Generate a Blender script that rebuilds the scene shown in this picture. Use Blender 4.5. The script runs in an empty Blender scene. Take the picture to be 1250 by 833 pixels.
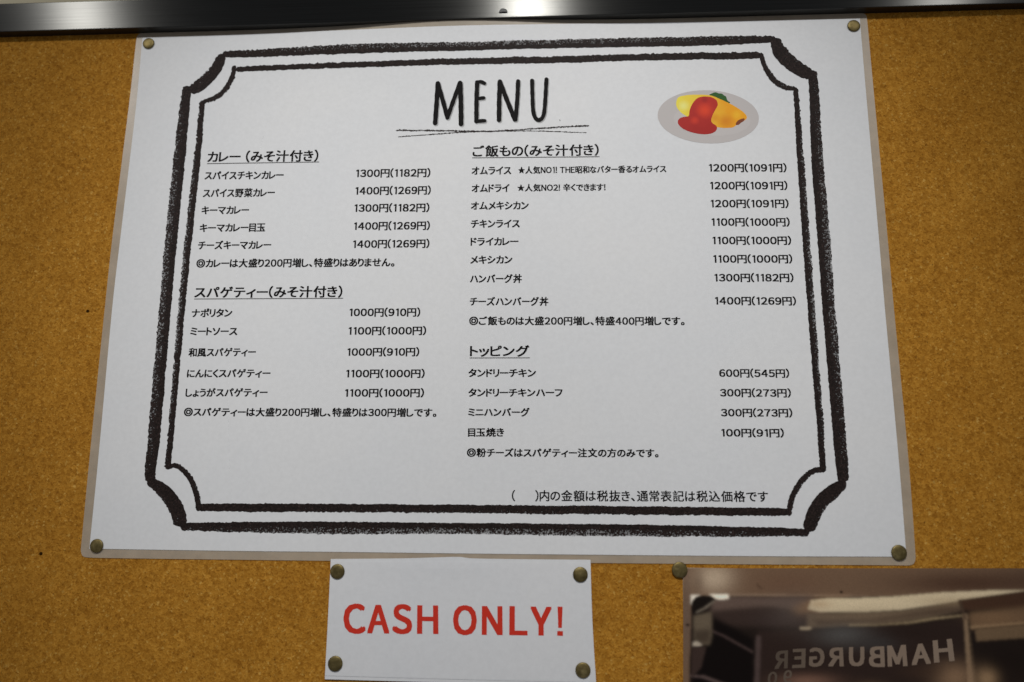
import bpy, math, random
import numpy as np
from mathutils import Vector, Matrix

random.seed(7)
rng = np.random.default_rng(7)
scene = bpy.context.scene
COL = scene.collection

# ------------------------------------------------------------------ camera
# Board frame: x right, y up, z out of the board (millimetres), origin = middle of the menu.
# World: X = x, Y = -z, Z = y, in metres, board hung 1.6 m up.
R = np.array([[0.99839094, 0.00606081, -0.05638082],      # right
              [-0.00528502, -0.97999849, -0.19893475],    # down
              [-0.05645882, 0.19891263, -0.97838958]])    # forward
CAM = np.array([37.9128, -127.2346, 439.7625])
FOC = 1019.737
PW, PH = 1250.0, 833.0


def world(p, o=(0, 0, 0)):
    return ((p[0] - o[0]) / 1000.0, -(p[2] - o[2]) / 1000.0, (p[1] - o[1]) / 1000.0)


def wpos(p):
    return (p[0] / 1000.0, -p[2] / 1000.0, p[1] / 1000.0 + 1.6)


def wdir(v):
    return Vector((v[0], -v[2], v[1]))


cam_d = bpy.data.cameras.new('camera')
cam = bpy.data.objects.new('camera', cam_d)
COL.objects.link(cam)
scene.camera = cam
cam_d.sensor_width = 36.0
cam_d.lens = 36.0 * FOC / PW
cam_d.clip_start = 0.01
cam_d.clip_end = 50
xa, ya, za = wdir(R[0]), wdir(-R[1]), wdir(-R[2])
M = Matrix((xa, ya, za)).transposed().to_4x4()
M.translation = Vector(wpos(CAM))
cam.matrix_world = M
cam_d.dof.use_dof = True
cam_d.dof.focus_distance = 0.455
cam_d.dof.aperture_fstop = 5.0

# ------------------------------------------------------------------ world, lamps, exposure
w = bpy.data.worlds.new('World')
scene.world = w
w.use_nodes = True
bg = w.node_tree.nodes['Background']
bg.inputs['Color'].default_value = (0.92, 0.94, 1.0, 1)
bg.inputs['Strength'].default_value = 0.15
scene.view_settings.view_transform = 'Standard'
scene.view_settings.look = 'None'
scene.view_settings.exposure = 0.0
scene.view_settings.gamma = 1.0


def ray(px, py):
    d = np.array([(px - PW / 2) / FOC, (py - PH / 2) / FOC, 1.0])
    return R.T @ d


def lamp(name, px, py, elev, dist, power, size, color, cone=None, aim=(0, 0, 0)):
    """ceiling lamp in the direction in which the rail's front face mirrors the photo's streak"""
    d = ray(px, py)
    t = (6.0 - CAM[2]) / d[2]
    p = CAM + d * t
    r = d / np.linalg.norm(d)
    c = math.sqrt(max(0.0, 1 - r[0] ** 2))
    q = np.array([r[0], math.sin(math.radians(elev)) * c, math.cos(math.radians(elev)) * c])
    L = p + q * dist * 1000
    ld = bpy.data.lights.new(name, 'SPOT' if cone else 'AREA')
    if cone:
        ld.spot_size = math.radians(cone)
        ld.spot_blend = 1.0
        ld.shadow_soft_size = size / 2
    else:
        ld.shape = 'DISK'
        ld.size = size
    ld.energy = power
    ld.color = color
    o = bpy.data.objects.new(name, ld)
    COL.objects.link(o)
    o.location = wpos(L)
    tgt = Vector(wpos(aim))
    o.rotation_euler = (tgt - o.location).to_track_quat('-Z', 'Y').to_euler()
    return o


LC = (1.0, 0.98, 0.95)
lamp('ceiling_lamp', 646, 17, 33, 1.15, 40, 0.09, LC, cone=33, aim=(14, -52, 0))
lamp('ceiling_lamp', 100, 18, 29, 1.7, 32, 0.09, LC, cone=26, aim=(-400, 150, 0))
lamp('ceiling_lamp', 1148, 3, 30, 1.9, 22, 0.09, LC, cone=26, aim=(420, 150, 0))

# ------------------------------------------------------------------ mapping helpers


def bulge(x, y):
    """the menu's top edge stands off the board in its middle (mm)"""
    return 4.6 * np.exp(-((x + 22) / 68.0) ** 2) * np.exp(-np.maximum(0, 152 - y) / 38.0)


def flat(lift):
    return lambda x, y: lift


def menu_z(lift):
    return lambda x, y: lift + bulge(x, y)


def hit(px, py, zf):
    d = ray(px, py)
    z = zf(0, -200)
    for _ in range(7):
        t = (z - CAM[2]) / d[2]
        p = CAM + d * t
        z = zf(p[0], p[1])
    return np.array([p[0], p[1], z])


# ------------------------------------------------------------------ object helpers
def tag(o, label=None, cat=None, group=None, kind=None):
    if label: o['label'] = label
    if cat: o['category'] = cat
    if group: o['group'] = group
    if kind: o['kind'] = kind
    return o


def empty(name, at):
    o = bpy.data.objects.new(name, None)
    COL.objects.link(o)
    o.location = wpos(at)
    o.empty_display_size = 0.02
    o['_o'] = [float(a) for a in at]
    return o


ORI = {}


def mesh_obj(name, verts, faces, mat, parent=None, origin=(0, 0, 0), smooth=False, wear=None, uv=None, pts_world=False):
    me = bpy.data.meshes.new(name)
    me.from_pydata([world(v, origin) for v in verts], [], faces)
    me.materials.append(mat)
    if smooth:
        for p in me.polygons: p.use_smooth = True
    if wear is not None:
        a = me.attributes.new('wear', 'FLOAT', 'POINT')
        a.data.foreach_set('value', np.asarray(wear, dtype=np.float32))
    me.update()
    o = bpy.data.objects.new(name, me)
    COL.objects.link(o)
    if parent is not None:
        o.parent = parent
    else:
        o.location = wpos(origin)
    return o


def thing(name, at, **kw):
    o = empty(name, at)
    del o['_o']
    ORI[o.name] = tuple(at)
    tag(o, **kw)
    return o


def org(o):
    while o.parent is not None:
        o = o.parent
    return ORI[o.name]


# ------------------------------------------------------------------ materials
def new_mat(name):
    m = bpy.data.materials.new(name)
    m.use_nodes = True
    nt = m.node_tree
    b = nt.nodes['Principled BSDF']
    return m, nt, b


def simple(name, col, rough=0.6, spec=0.3, metal=0.0):
    m, nt, b = new_mat(name)
    b.inputs['Base Color'].default_value = (*col, 1)
    b.inputs['Roughness'].default_value = rough
    b.inputs['Specular IOR Level'].default_value = spec
    b.inputs['Metallic'].default_value = metal
    return m


def nd(nt, t, **kw):
    n = nt.nodes.new(t)
    for k, v in kw.items():
        setattr(n, k, v)
    return n


def noise(nt, vec, scale, detail=3, rough=0.6):
    n = nd(nt, 'ShaderNodeTexNoise')
    n.inputs['Scale'].default_value = scale
    n.inputs['Detail'].default_value = detail
    n.inputs['Roughness'].default_value = rough
    nt.links.new(vec, n.inputs['Vector'])
    return n.outputs['Fac']


def ramp(nt, fac, stops):
    r = nd(nt, 'ShaderNodeValToRGB')
    e = r.color_ramp.elements
    while len(e) < len(stops): e.new(0.5)
    for k, (p, c) in enumerate(stops):
        e[k].position = p
        e[k].color = (*c, 1) if len(c) == 3 else c
    nt.links.new(fac, r.inputs['Fac'])
    return r.outputs['Color']


def mixc(nt, a, b, fac, mode='MIX'):
    m = nd(nt, 'ShaderNodeMix', data_type='RGBA', blend_type=mode)
    for s, v in ((m.inputs['Factor'], fac), (m.inputs['A'], a), (m.inputs['B'], b)):
        if isinstance(v, (int, float)):
            s.default_value = v
        elif isinstance(v, tuple):
            s.default_value = (*v, 1)
        else:
            nt.links.new(v, s)
    return m.outputs['Result']


def mathn(nt, op, a, b=None, clamp=False):
    m = nd(nt, 'ShaderNodeMath', operation=op, use_clamp=clamp)
    for s, v in ((m.inputs[0], a), (m.inputs[1], b)):
        if v is None: continue
        if isinstance(v, (int, float)): s.default_value = v
        else: nt.links.new(v, s)
    return m.outputs[0]


def geo_pos(nt):
    return nd(nt, 'ShaderNodeNewGeometry').outputs['Position']


def cork_material():
    m, nt, b = new_mat('cork')
    P = geo_pos(nt)
    # granules
    warp = nd(nt, 'ShaderNodeTexNoise')
    warp.inputs['Scale'].default_value = 500
    nt.links.new(P, warp.inputs['Vector'])
    wv = nd(nt, 'ShaderNodeVectorMath', operation='SCALE')
    nt.links.new(warp.outputs['Color'], wv.inputs[0])
    wv.inputs['Scale'].default_value = 0.0016
    av = nd(nt, 'ShaderNodeVectorMath', operation='ADD')
    nt.links.new(P, av.inputs[0]); nt.links.new(wv.outputs[0], av.inputs[1])
    V = nd(nt, 'ShaderNodeTexVoronoi')
    V.inputs['Scale'].default_value = 1050
    nt.links.new(av.outputs[0], V.inputs['Vector'])
    sep = nd(nt, 'ShaderNodeSeparateColor')
    nt.links.new(V.outputs['Color'], sep.inputs[0])
    cell = sep.outputs[0]
    c1 = ramp(nt, cell, [(0.0, (0.33, 0.135, 0.014)), (0.25, (0.41, 0.178, 0.020)),
                         (0.66, (0.465, 0.213, 0.027)), (0.95, (0.505, 0.242, 0.035)), (1.0, (0.57, 0.32, 0.07))])
    V2 = nd(nt, 'ShaderNodeTexVoronoi')
    V2.inputs['Scale'].default_value = 420
    nt.links.new(av.outputs[0], V2.inputs['Vector'])
    sep2 = nd(nt, 'ShaderNodeSeparateColor')
    nt.links.new(V2.outputs['Color'], sep2.inputs[0])
    c2 = ramp(nt, sep2.outputs[1], [(0.0, (0.60, 0.52, 0.40)), (0.3, (0.88, 0.85, 0.80)),
                                    (0.8, (1.06, 1.06, 1.06)), (1.0, (1.28, 1.30, 1.4))])
    c = mixc(nt, c1, c2, 0.45, 'MULTIPLY')
    # fine grain
    n1 = noise(nt, P, 1500, 2)
    c3 = ramp(nt, n1, [(0.28, (0.45, 0.38, 0.30)), (0.46, (1, 1, 1)), (0.74, (1.22, 1.26, 1.4))])
    c = mixc(nt, c, c3, 0.5, 'MULTIPLY')
    # dark specks, one to two millimetres apart here and there
    n2 = noise(nt, P, 620, 3, 0.7)
    dk = ramp(nt, n2, [(0.30, (1, 1, 1)), (0.385, (0, 0, 0))])
    c = mixc(nt, c, (0.055, 0.022, 0.004), mathn(nt, 'MULTIPLY', dk, 0.75))
    # broad tone drift of the sheet
    n3 = noise(nt, P, 22, 6, 0.65)
    c4 = ramp(nt, n3, [(0.3, (0.88, 0.85, 0.80)), (0.5, (1, 1, 1)), (0.7, (1.08, 1.10, 1.14))])
    c = mixc(nt, c, c4, 0.9, 'MULTIPLY')
    nt.links.new(c, b.inputs['Base Color'])
    b.inputs['Roughness'].default_value = 0.85
    b.inputs['Specular IOR Level'].default_value = 0.06
    bp = nd(nt, 'ShaderNodeBump')
    bp.inputs['Strength'].default_value = 0.12
    bp.inputs['Distance'].default_value = 0.0004
    h = mathn(nt, 'ADD', mathn(nt, 'MULTIPLY', V.outputs['Distance'], 300.0), n1)
    nt.links.new(h, bp.inputs['Height'])
    nt.links.new(bp.outputs[0], b.inputs['Normal'])
    return m


def paper_material(name, col, spec=0.14, rough=0.45):
    m, nt, b = new_mat(name)
    P = geo_pos(nt)
    n = noise(nt, P, 420, 4, 0.65)
    c = ramp(nt, n, [(0.3, tuple(a * 0.962 for a in col)), (0.7, tuple(a * 1.022 for a in col))])
    n2 = noise(nt, P, 14, 3)
    c = mixc(nt, c, ramp(nt, n2, [(0.3, (0.965, 0.975, 0.99)), (0.7, (1, 1, 1))]), 1.0, 'MULTIPLY')
    nt.links.new(c, b.inputs['Base Color'])
    b.inputs['Roughness'].default_value = rough
    b.inputs['Specular IOR Level'].default_value = spec
    bp = nd(nt, 'ShaderNodeBump')
    bp.inputs['Strength'].default_value = 0.12
    bp.inputs['Distance'].default_value = 0.0005
    nt.links.new(noise(nt, P, 60, 3), bp.inputs['Height'])
    nt.links.new(bp.outputs[0], b.inputs['Normal'])
    return m


def film_material(name, col, clear):
    m, nt, b = new_mat(name)
    P = geo_pos(nt)
    n = noise(nt, P, 90, 4, 0.6)
    c = ramp(nt, n, [(0.3, tuple(a * 0.88 for a in col)), (0.7, tuple(a * 1.08 for a in col))])
    nt.links.new(c, b.inputs['Base Color'])
    b.inputs['Roughness'].default_value = 0.3
    b.inputs['Specular IOR Level'].default_value = 0.4
    b.inputs['Alpha'].default_value = 1 - clear
    return m


def charcoal_material():
    """grainy black-brown crayon print: ink that breaks up where the stroke was light"""
    m, nt, b = new_mat('charcoal_print')
    P = geo_pos(nt)
    at = nd(nt, 'ShaderNodeAttribute', attribute_name='wear')
    n = noise(nt, P, 1100, 2, 0.7)
    n2 = noise(nt, P, 420, 3, 0.6)
    nn = mathn(nt, 'ADD', mathn(nt, 'MULTIPLY', n, 0.75), mathn(nt, 'MULTIPLY', n2, 0.25))
    # opacity
    d = mathn(nt, 'SUBTRACT', nn, at.outputs['Fac'])
    a = mathn(nt, 'MULTIPLY', d, 8.0)
    a = mathn(nt, 'ADD', a, 0.5, clamp=True)
    k = mathn(nt, 'MULTIPLY', mathn(nt, 'SUBTRACT', 0.54, at.outputs['Fac']), 10.0, clamp=True)
    a = mathn(nt, 'MAXIMUM', a, mathn(nt, 'MULTIPLY', k, 0.42))
    c = ramp(nt, n, [(0.35, (0.011, 0.0085, 0.0075)), (0.62, (0.030, 0.020, 0.018)), (0.75, (0.075, 0.05, 0.045))])
    nt.links.new(c, b.inputs['Base Color'])
    nt.links.new(a, b.inputs['Alpha'])
    b.inputs['Roughness'].default_value = 0.55
    b.inputs['Specular IOR Level'].default_value = 0.08
    return m


def rail_material():
    m, nt, b = new_mat('brushed_black_metal')
    P = geo_pos(nt)
    mp = nd(nt, 'ShaderNodeMapping')
    mp.inputs['Scale'].default_value = (14, 14, 2200)
    nt.links.new(P, mp.inputs['Vector'])
    n = noise(nt, mp.outputs[0], 1.0, 3, 0.6)
    c = ramp(nt, n, [(0.3, (0.044, 0.044, 0.042)), (0.7, (0.063, 0.063, 0.060))])
    nt.links.new(c, b.inputs['Base Color'])
    b.inputs['Metallic'].default_value = 1.0
    b.inputs['Roughness'].default_value = 0.275
    b.inputs['Anisotropic'].default_value = 1.0
    b.inputs['Anisotropic Rotation'].default_value = 0.25
    uvn = nd(nt, 'ShaderNodeTangent', direction_type='UV_MAP', uv_map='brush')
    nt.links.new(uvn.outputs[0], b.inputs['Tangent'])
    return m


def brass_material():
    m, nt, b = new_mat('aged_brass')
    P = geo_pos(nt)
    n = noise(nt, P, 260, 4, 0.6)
    c = ramp(nt, n, [(0.3, (0.11, 0.082, 0.028)), (0.55, (0.20, 0.155, 0.062)), (0.75, (0.36, 0.29, 0.13))])
    nt.links.new(c, b.inputs['Base Color'])
    b.inputs['Metallic'].default_value = 0.85
    nt.links.new(ramp(nt, n, [(0.3, (0.42,) * 3), (0.7, (0.56,) * 3)]), b.inputs['Roughness'])
    return m


MAT = {
    'cork': cork_material(),
    'paper': paper_material('menu_paper', (0.80, 0.805, 0.81)),
    'paper2': paper_material('plain_paper', (0.785, 0.79, 0.80), 0.15, 0.7),
    'film': film_material('laminate_film', (0.62, 0.535, 0.42), 0.50),
    'film2': film_material('laminate_film_dark', (0.45, 0.40, 0.33), 0.25),
    'ink': simple('black_print', (0.009, 0.008, 0.008), 0.5, 0.04),
    'inkgrey': simple('grey_print', (0.13, 0.13, 0.13), 0.5, 0.04),
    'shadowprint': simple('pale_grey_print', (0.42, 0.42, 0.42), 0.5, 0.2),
    'red': simple('red_print', (0.66, 0.045, 0.026), 0.6, 0.04),
    'char': charcoal_material(),
    'rail': rail_material(),
    'brass': brass_material(),
    'steel': simple('screw_steel', (0.16, 0.16, 0.155), 0.55, 0.3, 0.0),
    'wall': simple('cream_wall_paint', (0.62, 0.56, 0.40), 0.8, 0.2),
    'plate': simple('plate_print', (0.57, 0.535, 0.52), 0.5, 0.1),
    'platemid': simple('plate_inner_print', (0.585, 0.55, 0.535), 0.5, 0.2),
    'parsley': simple('parsley_print', (0.022, 0.10, 0.012), 0.5, 0.2),
    'browncut': simple('brown_print', (0.22, 0.05, 0.012), 0.5, 0.2),
}

# ------------------------------------------------------------------ wall, cork board, rail
wall_v = [(-900, -900, -14), (1100, -900, -14), (1100, 900, -14), (-900, 900, -14)]
tag(mesh_obj('wall', wall_v, [(0, 1, 2, 3)], MAT['wall']), kind='structure')

RD = 6.1                                  # how far the rail stands out of the cork
A = hit(0, 46, flat(0.0)); B = hit(1250, 11.5, flat(0.0))
slope = (B[1] - A[1]) / (B[0] - A[0])
x0, x1 = -640.0, 760.0


def lip(x): return A[1] + slope * (x - A[0])


F = hit(0, 4.5, flat(RD))
face_h = F[1] - lip(F[0])
board = thing('cork_board', (0, lip(0), 0), label='orange brown cork notice board with a black metal rail along its top', cat='notice board')
bo = org(board)


def grid_rect(xa_, xb_, fy0, fy1, z, nx, ny):
    vs, fs = [], []
    for j in range(ny + 1):
        for i in range(nx + 1):
            x = xa_ + (xb_ - xa_) * i / nx
            y = fy0(x) + (fy1(x) - fy0(x)) * j / ny
            vs.append((x, y, z))
    for j in range(ny):
        for i in range(nx):
            a = j * (nx + 1) + i
            fs.append((a, a + 1, a + nx + 2, a + nx + 1))
    return vs, fs


def dome(name, c, r, h, mat, parent, o, seg=36, flat_top=0.55, ring=None, clip=None, rim=0.35):
    """low domed disc on the plane z = c[2]; ring adds a groove"""
    prof_ = [(r, 0.0), (r * 1.0, rim * h), (r * 0.965, rim * h + 0.22 * h)]
    for k in range(1, 9):
        t = k / 8
        prof_.append((r * 0.965 * (1 - t), h * (rim + 0.22) + h * (1 - rim - 0.22) * (1 - (1 - t) ** 3.0)))
    if ring:
        prof_ = ring
    vs, fs = [], []
    for (rr, zz) in prof_[:-1]:
        for s in range(seg):
            a = 2 * math.pi * s / seg
            y = math.sin(a) * rr
            if clip is not None: y = max(y, clip)
            vs.append((c[0] + math.cos(a) * rr, c[1] + y, c[2] + zz))
    vs.append((c[0], c[1] + (0 if clip is None else max(0, clip)), c[2] + prof_[-1][1]))
    m_ = len(prof_) - 1
    for k in range(m_ - 1):
        for s in range(seg):
            a, b2 = k * seg + s, k * seg + (s + 1) % seg
            fs.append((a, b2, b2 + seg, a + seg))
    for s in range(seg):
        fs.append(((m_ - 1) * seg + s, (m_ - 1) * seg + (s + 1) % seg, m_ * seg))
    return mesh_obj(name, vs, fs, mat, parent, o, smooth=True)


# cork panel: a 10 mm slab
vs = []
for z in (0.0, -10.0):
    vs += [(x0, lip(x0) - 620, z), (x1, lip(x1) - 620, z), (x1, lip(x1) + face_h - 0.6, z), (x0, lip(x0) + face_h - 0.6, z)]
mesh_obj('cork_panel', vs, [(0, 1, 2, 3), (7, 6, 5, 4), (0, 4, 5, 1), (1, 5, 6, 2), (2, 6, 7, 3), (3, 7, 4, 0)], MAT['cork'], board, bo)

# two small holes left by old pins
for hx, hy in ((107, 380), (50, 676)):
    c_ = hit(hx, hy, flat(0.05))
    dome('pin_hole', tuple(c_), 0.9, 0.1, simple('pin_hole_dark', (0.035, 0.015, 0.004), 0.9, 0.0), board, bo, seg=9)

# rail: channel profile with eased edges, drawn along x
prof = [(0.15, 0.0), (RD - 0.55, 0.0), (RD - 0.25, 0.07), (RD - 0.05, 0.30), (RD, 0.55),
        (RD, face_h - 0.5), (RD - 0.15, face_h - 0.15), (RD - 0.5, face_h), (-10.4, face_h), (-10.4, face_h - 0.5), (0.15, face_h - 0.5)]
vs, fs = [], []
NX = 60
for i in range(NX + 1):
    x = x0 - 2 + (x1 - x0 + 4) * i / NX
    for (z, y) in prof:
        vs.append((x, lip(x) + y, z))
n = len(prof)
for i in range(NX):
    for k in range(n):
        a, b_ = i * n + k, i * n + (k + 1) % n
        fs.append((a, b_, b_ + n, a + n))
fs.append(tuple(range(n))[::-1]); fs.append(tuple(NX * n + k for k in range(n)))
rail = mesh_obj('metal_rail', vs, fs, MAT['rail'], board, bo)
uvl = rail.data.uv_layers.new(name='brush')
for lp in rail.data.loops:
    v = rail.data.vertices[lp.vertex_index].co
    uvl.data[lp.index].uv = (v.x * 1.0, (v.z + v.y * 0.37) * 1.0)


sc_ = hit(614.3, 15.6, flat(RD))
screw = dome('screw', (sc_[0], sc_[1], RD), 2.7, 0.8, MAT['steel'], board, bo, clip=0.0,
             ring=[(2.5, 0), (2.45, 0.45), (2.05, 0.75), (1.75, 0.35), (1.35, 0.35), (1.15, 0.7), (0.7, 0.75), (0.5, 0.4), (0, 0.4)])


# ------------------------------------------------------------------ sheets
def catmull(pts, step):
    pts = [np.array(p, float) for p in pts]
    if len(pts) == 2:
        L = np.linalg.norm(pts[1][:2] - pts[0][:2]); k = max(2, int(L / step))
        return [pts[0] + (pts[1] - pts[0]) * i / k for i in range(k + 1)]
    P = [2 * pts[0] - pts[1]] + pts + [2 * pts[-1] - pts[-2]]
    out = []
    for i in range(1, len(P) - 2):
        a, b, c, d = P[i - 1], P[i], P[i + 1], P[i + 2]
        # centripetal-ish: scale tangents by segment length
        l1 = np.linalg.norm(b[:2] - a[:2]); l2 = np.linalg.norm(c[:2] - b[:2]); l3 = np.linalg.norm(d[:2] - c[:2])
        m1 = (c - a) / (l1 + l2 + 1e-9) * l2; m2 = (d - b) / (l2 + l3 + 1e-9) * l2
        k = max(2, int(l2 / step))
        for j in range(k):
            t = j / k
            h00 = 2 * t**3 - 3 * t**2 + 1; h10 = t**3 - 2 * t**2 + t; h01 = -2 * t**3 + 3 * t**2; h11 = t**3 - t**2
            out.append(h00 * b + h10 * m1 + h01 * c + h11 * m2)
    out.append(P[-2])
    return out


def edge_fn(pts):
    """smooth curve through photo points, parametrised 0..1 by length"""
    c = np.array(catmull(pts, 6.0))[:, :2]
    s = np.concatenate([[0], np.cumsum(np.linalg.norm(np.diff(c, axis=0), axis=1))]); s /= s[-1]
    return lambda t: np.array([np.interp(t, s, c[:, 0]), np.interp(t, s, c[:, 1])])


def sheet(name, top, right, bottom, left, zf, nx, ny, mat, parent, thick=0.12, rnd=0.0):
    """top/bottom run left to right, left/right run top to bottom (photo points on the board plane)"""
    T, Rr, Bt, L = map(edge_fn, (top, right, bottom, left))
    c00, c10, c01, c11 = T(0), T(1), Bt(0), Bt(1)
    vs = []
    for j in range(ny + 1):
        v = 0.5 - 0.5 * math.cos(math.pi * j / ny)
        for i in range(nx + 1):
            u = 0.5 - 0.5 * math.cos(math.pi * i / nx)
            p = (1 - v) * T(u) + v * Bt(u) + (1 - u) * L(v) + u * Rr(v) - ((1 - u) * (1 - v) * c00 + u * (1 - v) * c10 + (1 - u) * v * c01 + u * v * c11)
            vs.append(p)
    pts = [hit(p[0], p[1], zf) for p in vs]
    fs = []
    for j in range(ny):
        for i in range(nx):
            a = j * (nx + 1) + i
            fs.append((a, a + nx + 1, a + nx + 2, a + 1))
    # back side and rim
    N = len(pts)
    back = [(p[0], p[1], p[2] - thick) for p in pts]
    fs2 = [tuple(N + k for k in f[::-1]) for f in fs]
    ring = [i for i in range(nx + 1)] + [j * (nx + 1) + nx for j in range(1, ny + 1)] + \
           [ny * (nx + 1) + i for i in range(nx - 1, -1, -1)] + [j * (nx + 1) for j in range(ny - 1, 0, -1)]
    rim = [(ring[k], ring[(k + 1) % len(ring)], N + ring[(k + 1) % len(ring)], N + ring[k]) for k in range(len(ring))]
    return mesh_obj(name, [tuple(p) for p in pts] + back, fs + fs2 + rim, mat, parent, org(parent), smooth=False)


menu = thing('laminated_menu', (0, -148.5, 0.4), label='large white laminated Japanese menu with a black crayon border pinned to the cork', cat='menu')
ZF = menu_z(0.45)      # film
ZP = menu_z(0.62)      # paper
ZI = menu_z(0.69)      # print
ZJ = menu_z(0.75)
ZK = menu_z(0.80)
film = sheet('laminate_film',
             [(168.2, 43.2), (170.8, 40.8), (176, 40.0), (240, 38.2), (300, 35.8), (420, 29.6), (560, 24.2), (680, 22.4), (780, 22.0), (900, 19.6), (1000, 17.0), (1050, 16.0), (1055, 16.6), (1057.6, 19.2)],
             [(1057.6, 19.2), (1058.6, 25), (1065.5, 100), (1083.5, 290), (1090.6, 370), (1108.9, 560), (1117.5, 676), (1117.4, 685), (1114.6, 689)],
             [(100.5, 678.6), (104, 680.4), (130, 681.4), (300, 683.6), (400, 684.8), (560, 686.0), (720, 687.4), (900, 689.0), (1100, 690.3), (1109, 690.5), (1114.6, 689)],
             [(168.2, 43.2), (166.6, 47), (159, 115), (137.2, 290), (128.5, 370), (109.2, 560), (99.2, 665), (98.6, 674), (100.5, 678.6)],
             ZF, 64, 44, MAT['film'], menu, 0.2)
paper = sheet('paper_sheet',
              [(173.8, 46.2), (300, 42.3), (420, 37), (560, 31.5), (680, 29.4), (780, 28.3), (900, 26.2), (1049.6, 22.9)],
              [(1049.6, 22.9), (1056.0, 100), (1072.8, 290), (1079.6, 370), (1097, 560), (1106.6, 679.8)],
              [(109.0, 670.0), (300, 672.9), (420, 674.0), (560, 675.8), (680, 677), (940, 679.2), (1106.6, 679.8)],
              [(173.8, 46.2), (166.6, 125), (147, 290), (137.6, 370), (120.0, 560), (109.0, 670.0)],
              ZP, 64, 44, MAT['paper'], menu, 0.08)


# ------------------------------------------------------------------ crayon strokes
def stroke(name, pts, zf, mat, parent, cols=7, step=2.0, jit=0.42, wearf=None, taper=(0, 0), seed=0, out=1):
    """ribbon along photo points (x, y, width). wearf(s, t): wear for s along 0..1, t across -1..1 (+1 = outer side)"""
    r = np.random.default_rng(seed)
    C = catmull(pts, step)
    n_ = len(C)
    ws, vs, fs = [], [], []
    jl = r.normal(0, jit, n_); jr = r.normal(0, jit, n_)
    sl = np.convolve(r.normal(0, 1, n_ + 8), np.ones(9) / 9, 'same')[4:-4][:n_] * jit * 1.3
    for i, c in enumerate(C):
        a = C[max(0, i - 1)]; b = C[min(n_ - 1, i + 1)]
        t = (b - a)[:2]; t /= np.linalg.norm(t) + 1e-9
        nr = np.array([t[1], -t[0]]) * out      # outward side
        w_ = c[2]
        s = i / (n_ - 1)
        L_ = sum(1 for _ in ())
        dist0, dist1 = i * step, (n_ - 1 - i) * step
        if taper[0] and dist0 < taper[0]: w_ *= math.sqrt(max(0.03, 1 - (1 - dist0 / taper[0]) ** 2))
        if taper[1] and dist1 < taper[1]: w_ *= math.sqrt(max(0.03, 1 - (1 - dist1 / taper[1]) ** 2))
        for k in range(cols):
            q = -1 + 2 * k / (cols - 1)
            off = q * w_ / 2
            if k == 0: off += jl[i] * 0.6 + sl[i]
            elif k == cols - 1: off += jr[i] + sl[i]
            else: off += sl[i] * 0.8
            p = c[:2] + nr * off
            vs.append(tuple(hit(p[0], p[1], zf)))
            ws.append(0.0 if wearf is None else wearf(s, q))
    for i in range(n_ - 1):
        for k in range(cols - 1):
            a = i * cols + k
            fs.append((a, a + 1, a + cols + 1, a + cols))
    return mesh_obj(name, vs, fs, mat, parent, org(parent), wear=ws)


def bandwear(mid, edge, inner=0.18):
    def f(s, t):
        e = math.sin(math.pi * min(1, max(0, s))) ** 0.5
        q = min(1, max(0, (t + 0.7) / 0.9)); q = q * q * (3 - 2 * q)
        base = inner + (mid - inner) * q * (0.5 + 0.5 * e)
        if t > 0.6: base += (edge) * (t - 0.6) / 0.4
        if t < -0.8: base += 0.10
        return base
    return f


thick = [
    ([(271, 66.6, 7.5), (300, 65.9, 8.5), (420, 60.2, 11.5), (560, 56.6, 10.5), (680, 53.7, 10.8), (780, 51.6, 11.2), (900, 49.2, 10.4), (947, 47.6, 8)], bandwear(0.435, 0.04)),
    ([(991.7, 86, 11), (993.5, 110, 12), (998, 200, 14.5), (1005.5, 290, 15.5), (1011.3, 370, 15.5), (1027, 560, 15.5), (1029.5, 589, 13)], bandwear(0.425, 0.05)),
    ([(988, 650.4, 8.5), (940, 649.5, 11), (820, 648.3, 14), (680, 646.7, 14.5), (560, 645.3, 13.5), (420, 644.6, 15), (300, 643.7, 13), (260, 643.6, 11), (220, 643.0, 9)], bandwear(0.45, 0.06)),
    ([(182.6, 589, 12), (185.0, 560, 14), (188, 533, 15), (202, 370, 14.5), (209.1, 290, 15), (222, 165, 13.5), (228.6, 105, 11)], bandwear(0.435, 0.05)),
]
arcs_thick = [
    [(271.0, 66, 11), (264.8, 81.5, 13), (258, 91.5, 13.5), (246, 102.8, 14.5), (231, 111.5, 12)],
    [(944.8, 46.5, 11), (951.5, 62, 17), (962, 73.8, 17.5), (977.6, 85.2, 16.5), (991.5, 92, 13)],
    [(1033, 589, 9), (1017, 600, 17.5), (1004, 612, 18), (993.5, 628, 18), (987.2, 649, 16)],
    [(179.5, 586.5, 9), (195.6, 596, 15.5), (208.4, 610.4, 18), (217.6, 627, 18), (220.8, 643, 15.5)],
]
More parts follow.
